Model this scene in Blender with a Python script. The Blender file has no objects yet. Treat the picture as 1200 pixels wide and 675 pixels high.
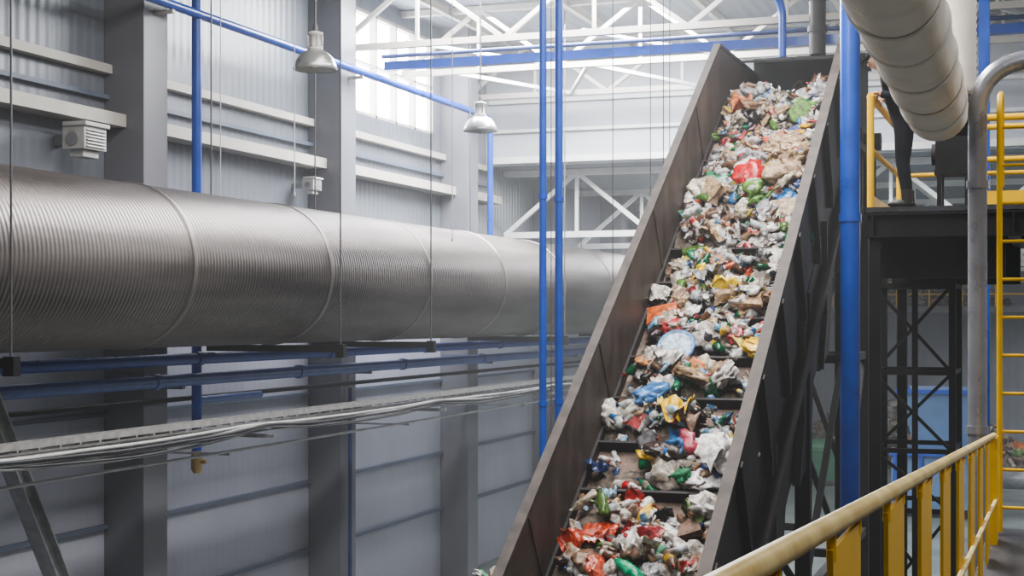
import bpy, bmesh, math, random
import numpy as np
from mathutils import Vector, Matrix, noise, Quaternion

random.seed(7); np.random.seed(7)
H = 5.5   # eye height above the hall floor; all coordinates below are relative to eye level
scene = bpy.context.scene

# ------------------------------------------------------------------ materials
def new_mat(name):
    m = bpy.data.materials.new(name); m.use_nodes = True
    nt = m.node_tree
    b = nt.nodes['Principled BSDF']
    return m, nt, b

def mat(name, col, rough=0.5, metal=0.0, var=0.12, nscale=3.0, dirt=None, bump=0.0, bscale=30.0, wave=None, spec=0.5, stretch=None):
    """procedural painted / metal surface; wave=(axis, scale, strength)"""
    m, nt, b = new_mat(name)
    N = nt.nodes; L = nt.links
    geo = N.new('ShaderNodeNewGeometry')
    n = N.new('ShaderNodeTexNoise'); n.inputs['Scale'].default_value = nscale; n.inputs['Detail'].default_value = 6
    if stretch:
        mp = N.new('ShaderNodeMapping'); mp.inputs['Scale'].default_value = stretch
        L.new(geo.outputs['Position'], mp.inputs['Vector']); L.new(mp.outputs['Vector'], n.inputs['Vector'])
    else: L.new(geo.outputs['Position'], n.inputs['Vector'])
    cr = N.new('ShaderNodeValToRGB')
    c0 = [max(0, c*(1-var)) for c in col]; c1 = [min(1, c*(1+var)) for c in col]
    if dirt: c0 = dirt
    cr.color_ramp.elements[0].position = 0.32; cr.color_ramp.elements[1].position = 0.62
    cr.color_ramp.elements[0].color = (*c0, 1); cr.color_ramp.elements[1].color = (*c1, 1)
    L.new(n.outputs['Fac'], cr.inputs['Fac']); L.new(cr.outputs['Color'], b.inputs['Base Color'])
    b.inputs['Metallic'].default_value = metal
    mr = N.new('ShaderNodeMapRange'); mr.inputs['To Min'].default_value = max(0.05, rough-0.1); mr.inputs['To Max'].default_value = min(1, rough+0.12)
    L.new(n.outputs['Fac'], mr.inputs['Value']); L.new(mr.outputs['Result'], b.inputs['Roughness'])
    b.inputs['Specular IOR Level'].default_value = spec
    last = None
    if bump > 0:
        n2 = N.new('ShaderNodeTexNoise'); n2.inputs['Scale'].default_value = bscale; n2.inputs['Detail'].default_value = 4
        L.new(geo.outputs['Position'], n2.inputs['Vector'])
        bp = N.new('ShaderNodeBump'); bp.inputs['Strength'].default_value = bump; bp.inputs['Distance'].default_value = 0.02
        L.new(n2.outputs['Fac'], bp.inputs['Height']); last = bp
    if wave:
        w = N.new('ShaderNodeTexWave'); w.wave_type = 'BANDS'; w.bands_direction = wave[0]
        w.inputs['Scale'].default_value = wave[1]; w.inputs['Distortion'].default_value = 0
        L.new(geo.outputs['Position'], w.inputs['Vector'])
        bp = N.new('ShaderNodeBump'); bp.inputs['Strength'].default_value = wave[2]; bp.inputs['Distance'].default_value = 0.02
        L.new(w.outputs['Fac'], bp.inputs['Height'])
        if last: L.new(last.outputs['Normal'], bp.inputs['Normal'])
        last = bp
    if last: L.new(last.outputs['Normal'], b.inputs['Normal'])
    return m

def emis(name, col, s):
    m, nt, b = new_mat(name)
    b.inputs['Base Color'].default_value = (*col, 1)
    b.inputs['Emission Color'].default_value = (*col, 1); b.inputs['Emission Strength'].default_value = s
    return m

M_wall   = mat('wall_panel_grey', (0.37,0.375,0.44), 0.5, 0, 0.08, 0.6, bump=0.05, wave=('Y',1.6,0.12))
M_wallup = mat('wall_panel_bluegrey', (0.165,0.18,0.21), 0.38, 0.1, 0.08, 0.6, bump=0.05, wave=('Y',1.6,0.28))
M_back   = mat('wall_panel_light', (0.54,0.565,0.61), 0.55, 0, 0.06, 0.6, wave=('Z',0.9,0.25))
M_far    = mat('far_wall_panel', (0.42,0.45,0.52), 0.6, 0, 0.1, 0.4, wave=('X',0.8,0.4))
M_ceil   = mat('corrugated_roof_deck', (0.22,0.24,0.28), 0.5, 0.2, 0.08, 0.6, wave=('X',1.3,0.8))
M_floor  = mat('concrete_floor', (0.16,0.185,0.18), 0.35, 0, 0.25, 0.8, bump=0.1)
M_column = mat('column_grey_paint', (0.16,0.16,0.182), 0.45, 0, 0.08, 0.8)
M_cream  = mat('cream_steel_paint', (0.45,0.425,0.385), 0.5, 0, 0.08, 2)
M_white  = mat('white_steel_paint', (0.82,0.82,0.80), 0.5, 0, 0.06, 2)
M_girt   = mat('girt_bluegrey', (0.10,0.12,0.17), 0.5, 0, 0.1, 2)
M_blue   = mat('blue_pipe_paint', (0.005,0.06,0.37), 0.3, 0, 0.15, 3)
M_blue2  = mat('faded_blue_pipe_paint', (0.08,0.14,0.39), 0.35, 0, 0.15, 3)
M_bluedk = mat('dark_blue_pipe_paint', (0.025,0.05,0.18), 0.35, 0, 0.2, 3)
M_duct   = mat('spiral_duct_steel', (0.135,0.117,0.112), 0.38, 0.80, 0.35, 1.0, wave=('Y',4.6,0.75), stretch=(1.2,.25,2.6))
M_ductj  = mat('duct_joint_steel', (0.22,0.20,0.19), 0.40, 0.75, 0.1, 5)
M_galv   = mat('galvanised_steel', (0.36,0.36,0.37), 0.38, 0.6, 0.15, 8)
M_pipe   = mat('stainless_pipe', (0.38,0.39,0.43), 0.28, 0.5, 0.1, 6)
M_black  = mat('black_steel', (0.007,0.007,0.008), 0.5, 0.0, 0.3, 3, spec=.25)
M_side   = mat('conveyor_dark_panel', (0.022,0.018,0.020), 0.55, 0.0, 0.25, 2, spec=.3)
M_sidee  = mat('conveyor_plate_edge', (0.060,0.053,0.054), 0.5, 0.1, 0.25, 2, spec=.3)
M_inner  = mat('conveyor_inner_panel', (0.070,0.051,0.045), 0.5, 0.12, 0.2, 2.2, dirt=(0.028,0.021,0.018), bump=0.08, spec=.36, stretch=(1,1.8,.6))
M_rim    = mat('conveyor_rim_steel', (0.078,0.063,0.058), 0.6, 0.1, 0.15, 5, dirt=(.038,.030,.027), spec=.3)
M_belt   = mat('dirty_conveyor_belt', (0.17,0.115,0.09), 0.7, 0, 0.3, 6, dirt=(0.05,0.034,0.028), bump=0.5, bscale=25)
M_yellow = mat('yellow_safety_paint', (0.88,0.52,0.01), 0.4, 0, 0.06, 5)
M_rail   = mat('worn_yellow_handrail', (0.74,0.58,0.24), 0.35, 0, 0.1, 9, dirt=(0.60,0.40,0.09))
M_vent   = mat('white_duct_wrap', (0.84,0.78,0.71), 0.45, 0, 0.06, 4, bump=0.25, bscale=9)
M_tray   = mat('cable_tray_zinc', (0.40,0.39,0.38), 0.45, 0.4, 0.15, 9)
M_cable  = mat('black_cable', (0.02,0.02,0.025), 0.5)
M_wire   = mat('steel_wire', (0.08,0.08,0.09), 0.5, 0.3)
M_wirel  = mat('light_cord', (0.50,0.50,0.50), 0.6)
M_brass  = mat('brass_valve', (0.45,0.30,0.12), 0.35, 0.8)
M_appl   = mat('appliance_white', (0.48,0.47,0.45), 0.45)
M_shade  = mat('lamp_shade_aluminium', (0.40,0.40,0.40), 0.3, 0.6)
M_shadei = mat('lamp_reflector', (0.55,0.55,0.54), 0.3, 0.5)
M_bulb   = emis('lamp_bulb_glow', (1,0.97,0.9), .5)
M_glowpane  = emis('added_glow_pane', (0.93,0.97,1.0), 10.0)  # emission for the added pane high in the left wall
M_green  = mat('green_bin_plastic', (0.03,0.16,0.08), 0.45)
M_mach   = mat('machine_blue_enamel', (0.10,0.19,0.36), 0.4, 0, 0.1, 2)
M_mound  = mat('compacted_waste', (0.15,0.115,0.09), 0.8, 0, 0.3, 14, dirt=(0.03,0.024,0.02), bump=1.0, bscale=30)
M_deck   = mat('chequer_plate_deck', (0.05,0.05,0.06), 0.45, 0.5, 0.2, 5, bump=0.3)
M_cloth  = mat('dark_workwear', (0.010,0.011,0.017), 0.85, 0, 0.3, 9, bump=.3, spec=.15)
M_skin   = mat('skin', (0.48,0.27,0.19), 0.5, 0, 0.06, 20)
M_hair   = mat('dark_hair', (0.02,0.014,0.01), 0.7)
M_eye    = mat('eye_white', (0.7,0.7,0.68), 0.3)
M_cap    = mat('dark_work_cap', (0.010,0.011,0.016), 0.8, spec=.2)
M_boot   = mat('black_boot', (0.01,0.009,0.008), 0.5)

# ------------------------------------------------------------------ builder
class B:
    def __init__(s): s.v=[]; s.f=[]; s.m=[]; s.sm=[]; s.mats=[]
    def mi(s, m):
        if m not in s.mats: s.mats.append(m)
        return s.mats.index(m)
    def add(s, vs, fs, m, smooth=False):
        o=len(s.v); s.v += [tuple(v) for v in vs]; i=s.mi(m)
        for f in fs: s.f.append([a+o for a in f]); s.m.append(i); s.sm.append(smooth)
    def box(s, c, d, m, R=None):
        c=Vector(c); vs=[]
        for x in (-.5,.5):
            for y in (-.5,.5):
                for z in (-.5,.5):
                    p=Vector((x*d[0],y*d[1],z*d[2]))
                    if R: p=R@p
                    vs.append(c+p)
        s.add(vs,[(0,1,3,2),(4,6,7,5),(0,4,5,1),(2,3,7,6),(0,2,6,4),(1,5,7,3)],m)
    def bb(s, x0,x1,y0,y1,z0,z1,m):
        s.box(((x0+x1)/2,(y0+y1)/2,(z0+z1)/2),(abs(x1-x0),abs(y1-y0),abs(z1-z0)),m)
    def beam(s,p,q,w,h,m):
        p=Vector(p);q=Vector(q);d=(q-p);l=d.length;z=d.normalized()
        up=Vector((0,0,1)) if abs(z.z)<0.95 else Vector((0,1,0))
        x=z.cross(up).normalized(); y=x.cross(z).normalized()
        R=Matrix((x,y,z)).transposed()
        s.box((p+q)/2,(w,h,l),m,R)
    def ibeam(s,p,q,w,h,t,m):
        p=Vector(p);q=Vector(q);d=(q-p).normalized()
        up=Vector((0,0,1)) if abs(d.z)<0.95 else Vector((0,1,0))
        x=d.cross(up).normalized(); y=x.cross(d).normalized()
        o=y*(h/2-t/2)
        s.beam(p+o,q+o,w,t,m); s.beam(p-o,q-o,w,t,m); s.beam(p,q,t,h-2*t,m)
    def tube(s,pts,r,m,seg=14,caps=True,smooth=True):
        pts=[Vector(p) for p in pts]; n=len(pts)
        rs = r if isinstance(r,(list,tuple)) else [r]*n
        t0=(pts[1]-pts[0]).normalized()
        up=Vector((0,0,1)) if abs(t0.z)<0.9 else Vector((1,0,0))
        x=t0.cross(up).normalized(); prev=t0; vs=[];fs=[]
        for i,p in enumerate(pts):
            if i==0: t=t0
            elif i==n-1: t=(pts[i]-pts[i-1]).normalized()
            else: t=((pts[i]-pts[i-1]).normalized()+(pts[i+1]-pts[i]).normalized())
            if t.length<1e-6: t=prev
            t.normalize()
            q=prev.rotation_difference(t); x=q@x; x=(x-t*x.dot(t)).normalized(); y=t.cross(x); prev=t
            for k in range(seg):
                a=2*math.pi*k/seg; vs.append(p+(x*math.cos(a)+y*math.sin(a))*rs[i])
        for i in range(n-1):
            for k in range(seg):
                a=i*seg+k;b=i*seg+(k+1)%seg; fs.append((a,b,b+seg,a+seg))
        s.add(vs,fs,m,smooth)
        if caps:
            s.add(vs[:seg],[tuple(range(seg))[::-1]],m); s.add(vs[-seg:],[tuple(range(seg))],m)
    def cyl(s,p,q,r,m,seg=14,caps=True,smooth=True): s.tube([p,q],r,m,seg,caps,smooth)
    def lathe(s,o,ax,prof,m,seg=20,smooth=True):
        o=Vector(o); ax=Vector(ax).normalized(); up=Vector((0,0,1)) if abs(ax.z)<0.9 else Vector((1,0,0))
        x=ax.cross(up).normalized(); y=ax.cross(x); vs=[];fs=[]
        for r,h in prof:
            for k in range(seg):
                a=2*math.pi*k/seg; vs.append(o+ax*h+(x*math.cos(a)+y*math.sin(a))*max(r,1e-4))
        for i in range(len(prof)-1):
            for k in range(seg):
                a=i*seg+k;b=i*seg+(k+1)%seg; fs.append((a,a+seg,b+seg,b))
        s.add(vs,fs,m,smooth)
    def prismx(s,poly,x0,x1,m):
        n=len(poly); vs=[(x0,y,z) for y,z in poly]+[(x1,y,z) for y,z in poly]
        fs=[tuple(range(n))[::-1],tuple(range(n,2*n))]+[(i,(i+1)%n,(i+1)%n+n,i+n) for i in range(n)]
        s.add(vs,fs,m)
    def done(s,name,bevel=0):
        a=np.array(s.v); c=(a.min(0)+a.max(0))/2; c[2]=a[:,2].min()
        me=bpy.data.meshes.new(name); me.from_pydata([tuple(p) for p in (a-c)],[],s.f)
        for m in s.mats: me.materials.append(m)
        me.polygons.foreach_set('material_index',s.m); me.polygons.foreach_set('use_smooth',s.sm)
        me.update()
        bm=bmesh.new(); bm.from_mesh(me); bmesh.ops.recalc_face_normals(bm,faces=bm.faces); bm.to_mesh(me); bm.free()
        o=bpy.data.objects.new(name,me); o.location=(c[0],c[1],c[2]+H); scene.collection.objects.link(o)
        if bevel:
            bv=o.modifiers.new('bevel','BEVEL'); bv.width=bevel; bv.segments=2; bv.limit_method='ANGLE'
        return o

def fillet(pts,r,n=8):
    pts=[Vector(p) for p in pts]; out=[pts[0]]
    for i in range(1,len(pts)-1):
        a,b,c=pts[i-1],pts[i],pts[i+1]
        u=(a-b).normalized(); v=(c-b).normalized()
        rr=min(r,(a-b).length*.48,(c-b).length*.48)
        p0=b+u*rr; p1=b+v*rr
        for k in range(n+1):
            t=k/n; out.append(p0*(1-t)**2+b*2*t*(1-t)+p1*t*t)
    out.append(pts[-1]); return out

# ------------------------------------------------------------------ room shell
XL=-12.0; ZF=-5.5; ZC=6.0; YB=32.0; YE=70.0; XR=14.0; Y0=-8.0; ZE=3.4
def shell(name,x0,x1,y0,y1,z0,z1,m):
    b=B(); b.bb(x0,x1,y0,y1,z0,z1,m); return b.done(name)
shell('floor',XL-.3,XR+.3,Y0-.3,YE+.3,ZF-.2,ZF,M_floor)
# left wall; high opening between two columns holds an added glowing pane
b=B()
WY0,WY1,WZ0,WZ1=24.3,28.9,3.75,5.7
ZM=1.4
b.bb(XL-.3,XL,Y0,YE,ZF,ZM,M_wall)
b.bb(XL-.3,XL,Y0,WY0,ZM,ZC,M_wallup); b.bb(XL-.3,XL,WY1,YE,ZM,ZC,M_wallup)
b.bb(XL-.3,XL,WY0,WY1,ZM,WZ0,M_wallup); b.bb(XL-.3,XL,WY0,WY1,WZ1,ZC,M_wallup)
b.done('wall_left')
b=B(); b.bb(XL-.2,XL-.17,WY0,WY1,WZ0,WZ1,M_glowpane)  # emissive pane put in to brighten this bay, standing in for roof light
for k in range(6):
    y=WY0+(WY1-WY0)*k/5; b.bb(XL-.16,XL-.02,y-.03,y+.03,WZ0,WZ1,M_cream)
b.bb(XL-.16,XL-.02,WY0,WY1,WZ0,WZ0+.06,M_cream); b.bb(XL-.16,XL-.02,WY0,WY1,WZ1-.06,WZ1,M_cream); b.bb(XL-.16,XL-.02,WY0,WY1,4.7,4.74,M_cream)
b.done('glow_window_1')
shell('wall_right',XR,XR+.3,Y0,YE,ZF,ZC,M_wall)
shell('wall_front',XL-.3,XR+.3,Y0-.3,Y0,ZF,ZC,M_wall)
shell('wall_back',XL,XR,YB,YB+.2,ZE,ZC,M_back)
shell('wall_far',XL-.3,XR+.3,YE,YE+.3,ZF,ZE,M_far)
shell('ceiling',XL-.3,XR+.3,Y0-.3,YB+.2,ZC,ZC+.2,M_ceil)
b=B(); b.bb(XL,XR,YB+.2,YE,ZE,ZE+.15,M_ceil); b.done('ceiling_lower')

# columns
cy=[5.8,11.7,17.66,23.6,29.54,35.5,41.4,47.3,53.2,59.1,65]
for y in cy:
    b=B(); top=ZC if y<YB else ZE
    b.bb(XL,XL+.62,y-.29,y+.29,ZF,top,M_column)
    b.bb(XL,XL+.70,y-.36,y+.36,ZF,ZF+.12,M_column)
    b.bb(XL+.05,XL+.64,y-.31,y-.29,-.9,-.75,M_girt)
    b.done('wall_column',0.015)
# girts / rails of the left wall
def girt(z,h,d,m,name,y0=Y0,y1=YB):
    b=B(); ys=[y0]+[c for c in cy if y0<c<y1]+[y1]
    for a,c in zip(ys[:-1],ys[1:]):
        aa=a+(.3 if a in cy else 0); cc=c-(.3 if c in cy else 0)
        b.bb(XL,XL+d,aa,cc,z-h/2,z+h/2,m)
    b.done(name)
girt(3.32,.12,.14,M_cream,'trim_1'); girt(2.62,.17,.36,M_cream,'trim_2')
girt(2.95,.06,.10,M_girt,'trim_3')
girt(-2.8,.06,.08,M_girt,'trim_4',Y0,YE); girt(-3.96,.06,.08,M_girt,'trim_5',Y0,YE)
girt(-1.3,.05,.06,M_girt,'trim_6',Y0,YE)
# back wall girts
b=B()
for z,h in ((3.5,.14),(4.15,.07),(4.8,.07)): b.bb(XL+.1,XR,YB-.12,YB,z-h/2,z+h/2,M_white)
b.done('trim_7')

# roof trusses
def truss(y,z0,z1,m,step=1.6,name='roof_truss',w=.11):
    b=B(); n=int((XR-XL)/step)
    b.beam((XL,y,z0),(XR,y,z0),w,w,m); b.beam((XL,y,z1),(XR,y,z1),w*1.2,w,m)
    for i in range(n):
        x=XL+i*step
        if i%2==0: b.beam((x,y,z0),(x+step,y,z1),w*.7,w*.7,m)
        else: b.beam((x,y,z1),(x+step,y,z0),w*.7,w*.7,m)
        if i%2: b.beam((x,y,z0),(x,y,z1),w*.5,w*.5,m)
    b.done(name)
for y in (5.8,11.7,17.66,24.3,27.3,30.7): truss(y,4.75,5.92,M_cream)
for y in (33.2,39,45,51,57,63): truss(y,1.9,3.32,M_white,1.75,w=.14)
b=B()
x=XL+1
while x<XR:
    b.ibeam((x,Y0,5.9),(x,YB,5.9),.1,.16,.015,M_cream); x+=2.4
b.done('roof_purlins')
b=B()
for x in (-11,-8.2,-5.4,-2.6,.2): b.beam((x,27.3,4.75),(x+1.4,30.7,4.75),.07,.07,M_white); b.beam((x+2.8,27.3,4.75),(x+1.4,30.7,4.75),.07,.07,M_white)
for x in (-10.6,-7.4,-4.2,-1): b.beam((x,24.3,4.8),(x+1.6,27.3,4.8),.06,.06,M_white)
b.done('roof_bracing')

# ------------------------------------------------------------------ large spiral duct
b=B(); DX=-10.0; DZ=.59; DR=.95
b.tube([(DX,y,DZ) for y in (3,20,40,69.5)],DR,M_duct,64)
y=4.6
while y<69:
    b.tube([(DX,y-.03,DZ),(DX,y-.02,DZ),(DX,y+.02,DZ),(DX,y+.03,DZ)],[DR+.001,DR+.014,DR+.014,DR+.001],M_ductj,64,False); y+=3.42
b.done('ventilation_duct')
for y in (11.6,18.45,21.6,28.4,36):
    b=B()
    top=ZC if y<YB else ZE
    b.beam((DX-1.05,y,DZ-DR-.06),(DX+1.0,y,DZ-DR-.06),.09,.09,M_black)
    for x in (DX-1.0,DX+.985): b.cyl((x,y,DZ-DR-.1),(x,y,top),.011,M_wire,6)
    b.bb(DX+.93,DX+1.05,y-.05,y+.05,DZ-DR-.18,DZ-DR,M_black)
    b.done('duct_hanger')

# ------------------------------------------------------------------ blue pipes
b=B(); b.tube(fillet([(-11.15,2,4.2),(-11.15,29.95,4.2),(-11.15,29.95,-.5)],.35),.065,M_blue,14)
for y in (5.8,11.7,17.66,23.6): b.bb(-11.38,-11.1,y-.03,y+.03,4.08,4.13,M_cream)
b.done('sprinkler_pipe')
b=B(); b.beam((-11.2,24.75,4.47),(13.9,24.75,4.47),.15,.15,M_blue); b.cyl((-11.2,24.6,4.62),(13.9,24.6,4.62),.035,M_bluedk)
b.done('blue_crossbeam')
b=B(); b.cyl((-11.2,18.4,6),(-11.2,18.4,-1.95),.07,M_blue)
b.tube([(-11.2,18.4,-1.85),(-11.2,18.4,-1.95),(-11.2,18.4,-2.1),(-11.2,18.4,-2.16)],[.07,.08,.08,.05],M_brass)
b.cyl((-11.2,18.4,-1.15),(-11.2,20.2,-1.15),.05,M_blue2); b.cyl((-11.2,18.4,-2.0),(-11.05,18.4,-2.0),.03,M_brass)
b.done('drop_pipe')
b=B(); b.cyl((-11.0,3,-.84),(-11.0,69,-.84),.085,M_blue2)
for y in cy[:8]: b.bb(-11.38,-10.95,y-.04,y+.04,-.96,-.91,M_girt)
for y in range(5,60,4): b.tube([(-11.0,y,-.84),(-11.0,y+.12,-.84)],.105,M_blue2)
b.done('water_pipe')
b=B(); b.cyl((-10.97,3,-.56),(-10.97,69,-.56),.08,M_blue); b.cyl((-11.3,3,-1.12),(-11.3,69,-1.12),.035,M_black)
for y in range(6,60,4): b.tube([(-10.97,y,-.56),(-10.97,y+.12,-.56)],.098,M_blue)
b.done('water_pipe')
for (x,y,r) in ((-6.5,19.5,.05),(-6.45,20.05,.055)):
    b=B(); b.cyl((x,y,ZF),(x,y,ZC),r,M_blue); 
    for z in (-4,-1.2,1.6,4.4): b.cyl((x,y,z),(x,y,z+.07),r*1.25,M_blue)
    b.done('riser_pipe')
b=B(); b.tube([(-11.3,23.5,ZF),(-11.3,23.5,-1.2)],.035,M_bluedk); b.done('drain_pipe')

# ------------------------------------------------------------------ cable trays
b=B()
for (x,z) in ((-9.85,-1.30),(-10.15,-1.46)):
    for s in (-.09,.09): b.bb(x+s-.006,x+s+.006,3,40,z-.03,z+.035,M_tray)
    b.bb(x-.09,x+.09,3,40,z-.036,z-.03,M_tray)
y=3.2
while y<40:
    for (x,z) in ((-9.85,-1.30),(-10.15,-1.46)): b.bb(x-.1,x+.1,y-.012,y+.012,z-.055,z-.03,M_tray)
    y+=.35
for y in (5.8,11.7,17.66,23.6,29.54,35.5): b.beam((-11.37,y,-1.55),(-9.7,y,-1.55),.05,.05,M_galv)
b.done('cable_tray')
b=B()
sup=[2.9,5.8,11.7,17.66,23.6,29.54,35.5,41.4]
for i in range(10):
    pts=[]; sag=random.uniform(.02,.17)
    for k in range(110):
        yy=3+k*.34
        for a,c in zip(sup[:-1],sup[1:]):
            if a<=yy<=c: t=(yy-a)/(c-a); sg=4*t*(1-t)*sag*(1+.4*noise.noise((a*.7,i*2.1,0)))
        pts.append((-9.66-(i%4)*.055+.03*noise.noise((i*3.1,yy*.6,0)),yy,-1.40-.03*(i%3)-sg+.03*noise.noise((i*5.3+9,yy*.5,1))))
    b.tube(pts,(.020,.015,.012)[i%3],[M_cable,M_tray,M_wirel,M_tray][i%4],7)
for y in (5.8,11.7,17.66,23.6,29.54,35.5): b.bb(-9.95,-9.58,y-.03,y+.03,-1.57,-1.53,M_galv)
b.done('cable_bundle')
b=B(); z=-1.78
b.cyl((-10.3,3,z),(-10.3,40,z),.02,M_wirel,8)
for y in (5.8,11.7,17.66,23.6,29.54,35.5): b.beam((-11.37,y,z-.03),(-10.25,y,z-.03),.03,.03,M_galv)
b.done('conduit_pipe')
b=B(); b.ibeam((-10.75,13.2,-.45),(-10.75,16.1,-5.5),.2,.2,.02,M_galv); b.done('diagonal_brace')

# thin hanging cords
for (x,y,z0,z1,m) in ((-9.1,17.3,1.6,ZC,M_wirel),(-11.0,18.7,1.6,ZC,M_wirel),(-8.5,21.2,1.2,ZC,M_wirel),(-6,21.2,-1,ZC,M_wire),(-5.8,22.6,0,ZC,M_wire),(-5.4,22.2,1.2,ZC,M_wire),(-5.2,21.0,1,ZC,M_wire),(-7.2,22,-2.5,ZC,M_wire)):
    b=B(); b.cyl((x,y,z0),(x,y,z1),.007,m,6); b.tube([(x,y,z0),(x,y,z0-.03),(x,y,z0-.06)],[.007,.02,.01],m,6); b.done('hanging_cord')

# ------------------------------------------------------------------ high-bay lamps
def lamp(x,y,z,top):
    b=B()
    b.lathe((x,y,z),(0,0,1),[(.28,-.17),(.285,-.16),(.27,-.10),(.235,-.02),(.18,.04),(.12,.075),(.10,.08)],M_shade,28)
    b.lathe((x,y,z),(0,0,1),[(.27,-.165),(.255,-.10),(.22,-.02),(.165,.03),(.0,.06)],M_shadei,28)
    b.lathe((x,y,z),(0,0,1),[(.0,.07),(.10,.08),(.10,.11),(.085,.12),(.085,.27),(.10,.28),(.10,.31),(.05,.33),(0,.33)],M_appl,20)
    for k in range(8):
        a=k*math.pi/4; b.box((x+.09*math.cos(a),y+.09*math.sin(a),z+.2),(.03,.012,.14),M_shade,Matrix.Rotation(a,3,'Z'))
    b.lathe((x,y,z),(0,0,1),[(.0,-.13),(.05,-.12),(.07,-.06),(.05,0),(.03,.05)],M_bulb,14)
    b.cyl((x,y,z+.3),(x,y,top),.014,M_wire,8); b.tube([(x,y,z+.33),(x,y,z+.4),(x,y,z+.44)],[.03,.03,.01],M_wire,8)
    b.done('high_bay_lamp')
lamp(-8.96,17.6,3.36,ZC); lamp(-8.96,23.6,3.26,ZC); lamp(-8.96,11.9,3.36,ZC)

# wall mounted units
def unit(x,y,z,s):
    b=B()
    b.bb(x,x+.5*s,y-.36*s,y+.36*s,z-.2*s,z+.24*s,M_appl)
    b.bb(x+.02,x+.56*s,y-.40*s,y+.40*s,z+.24*s,z+.32*s,M_appl)
    for k in range(6): b.bb(x+.5*s,x+.53*s,y-.3*s,y+.3*s,z-.16*s+k*.062*s,z-.13*s+k*.062*s,M_galv)
    b.bb(x+.1*s,x+.4*s,y-.25*s,y+.25*s,z-.34*s,z-.2*s,M_appl)
    b.cyl((x+.25*s,y-.37*s,z),(x+.25*s,y-.40*s,z),.13*s,M_galv,20)
    b.bb(XL,x+.01,y-.1*s,y+.1*s,z-.1*s,z+.1*s,M_galv)
    b.done('wall_air_unit',0.008)
unit(-11.75,16.35,2.25,.66); unit(-11.75,22.75,2.2,.42)

# ------------------------------------------------------------------ inclined conveyor
SL=.673
def rim(y): return SL*y-10.82 if y<22 else SL*22-10.82
def belt(y): return SL*y-11.97 if y<22.4 else SL*22.4-11.97
CXL,CXR=-4.60,-2.86
b=B()
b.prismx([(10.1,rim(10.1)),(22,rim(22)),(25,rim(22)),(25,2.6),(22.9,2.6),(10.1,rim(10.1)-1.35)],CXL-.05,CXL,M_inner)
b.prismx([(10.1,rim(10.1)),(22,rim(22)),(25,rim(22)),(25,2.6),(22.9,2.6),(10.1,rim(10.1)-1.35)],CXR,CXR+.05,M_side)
# rims
for (x0,x1) in ((CXL-.09,CXL+.012),(CXR-.012,CXR+.11)):
    b.prismx([(10.1,rim(10.1)+.03),(22,rim(22)+.03),(25,rim(22)+.03),(25,rim(22)-.02),(22,rim(22)-.02),(10.1,rim(10.1)-.02)],x0,x1,M_rim)
# inner panel joints on left skirt
for y in np.arange(11,22,2.35):
    b.prismx([(y,rim(y)-.02),(y+.05,rim(y+.05)-.02),(y+.05+.55,rim(y+.05)-.86),(y+.55,rim(y)-.86)],CXL,CXL+.012,M_inner)
# skirt rubber strip
b.prismx([(10.1,rim(10.1)-.98),(22.4,rim(22)-.75),(22.4,rim(22)-.95),(10.1,rim(10.1)-1.18)],CXL,CXL+.03,M_side)
# belt
b.prismx([(10.1,belt(10.1)),(22.4,belt(22.4)),(24.9,belt(22.4)),(24.9,belt(22.4)-.06),(22.4,belt(22.4)-.06),(10.1,belt(10.1)-.06)],CXL+.005,CXR-.005,M_belt)
b.prismx([(10.1,belt(10.1)-.55),(22.4,belt(22.4)-.55),(24.9,belt(22.4)-.5),(24.9,belt(22.4)-.53),(22.4,belt(22.4)-.58),(10.1,belt(10.1)-.58)],CXL+.05,CXR-.05,M_side)
CL=[10.45+.65*k for k in range(19)]
for y in CL:
    n=(-math.sin(math.atan(SL)),math.cos(math.atan(SL)))
    z=belt(y); h=.13
    b.prismx([(y,z),(y+.03,z+.02),(y+.03+n[0]*h,z+.02+n[1]*h),(y+n[0]*h,z+n[1]*h)],CXL+.03,CXR-.03,M_side)
# head end: back guard, pulley and hood
b.bb(CXL-.05,CXR+.05,24.95,25.05,2.5,rim(22)+.28,M_black)
b.cyl((CXL,24.6,2.78),(CXR,24.6,2.78),.27,M_black,24)
b.prismx([(23.6,rim(22)+.03),(25.02,rim(22)+.28),(25.02,rim(22)+.24),(23.6,rim(22)-.01)],CXL,CXR+.05,M_black)
b.cyl((CXR+.05,24.6,2.78),(CXR+.3,24.6,2.78),.14,M_side)
# outer side: lapped stiffened plates
xo=CXR+.05
for y in np.arange(10.6,22.4,1.15):
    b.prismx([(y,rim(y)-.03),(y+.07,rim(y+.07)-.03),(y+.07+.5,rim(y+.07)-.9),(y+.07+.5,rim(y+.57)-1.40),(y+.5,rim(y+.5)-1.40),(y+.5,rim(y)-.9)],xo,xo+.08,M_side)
b.prismx([(10.1,rim(10.1)-1.32),(22.9,2.62),(25,2.62),(25,2.5),(22.9,2.5),(10.1,rim(10.1)-1.42)],xo-.02,xo+.13,M_side)
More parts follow.
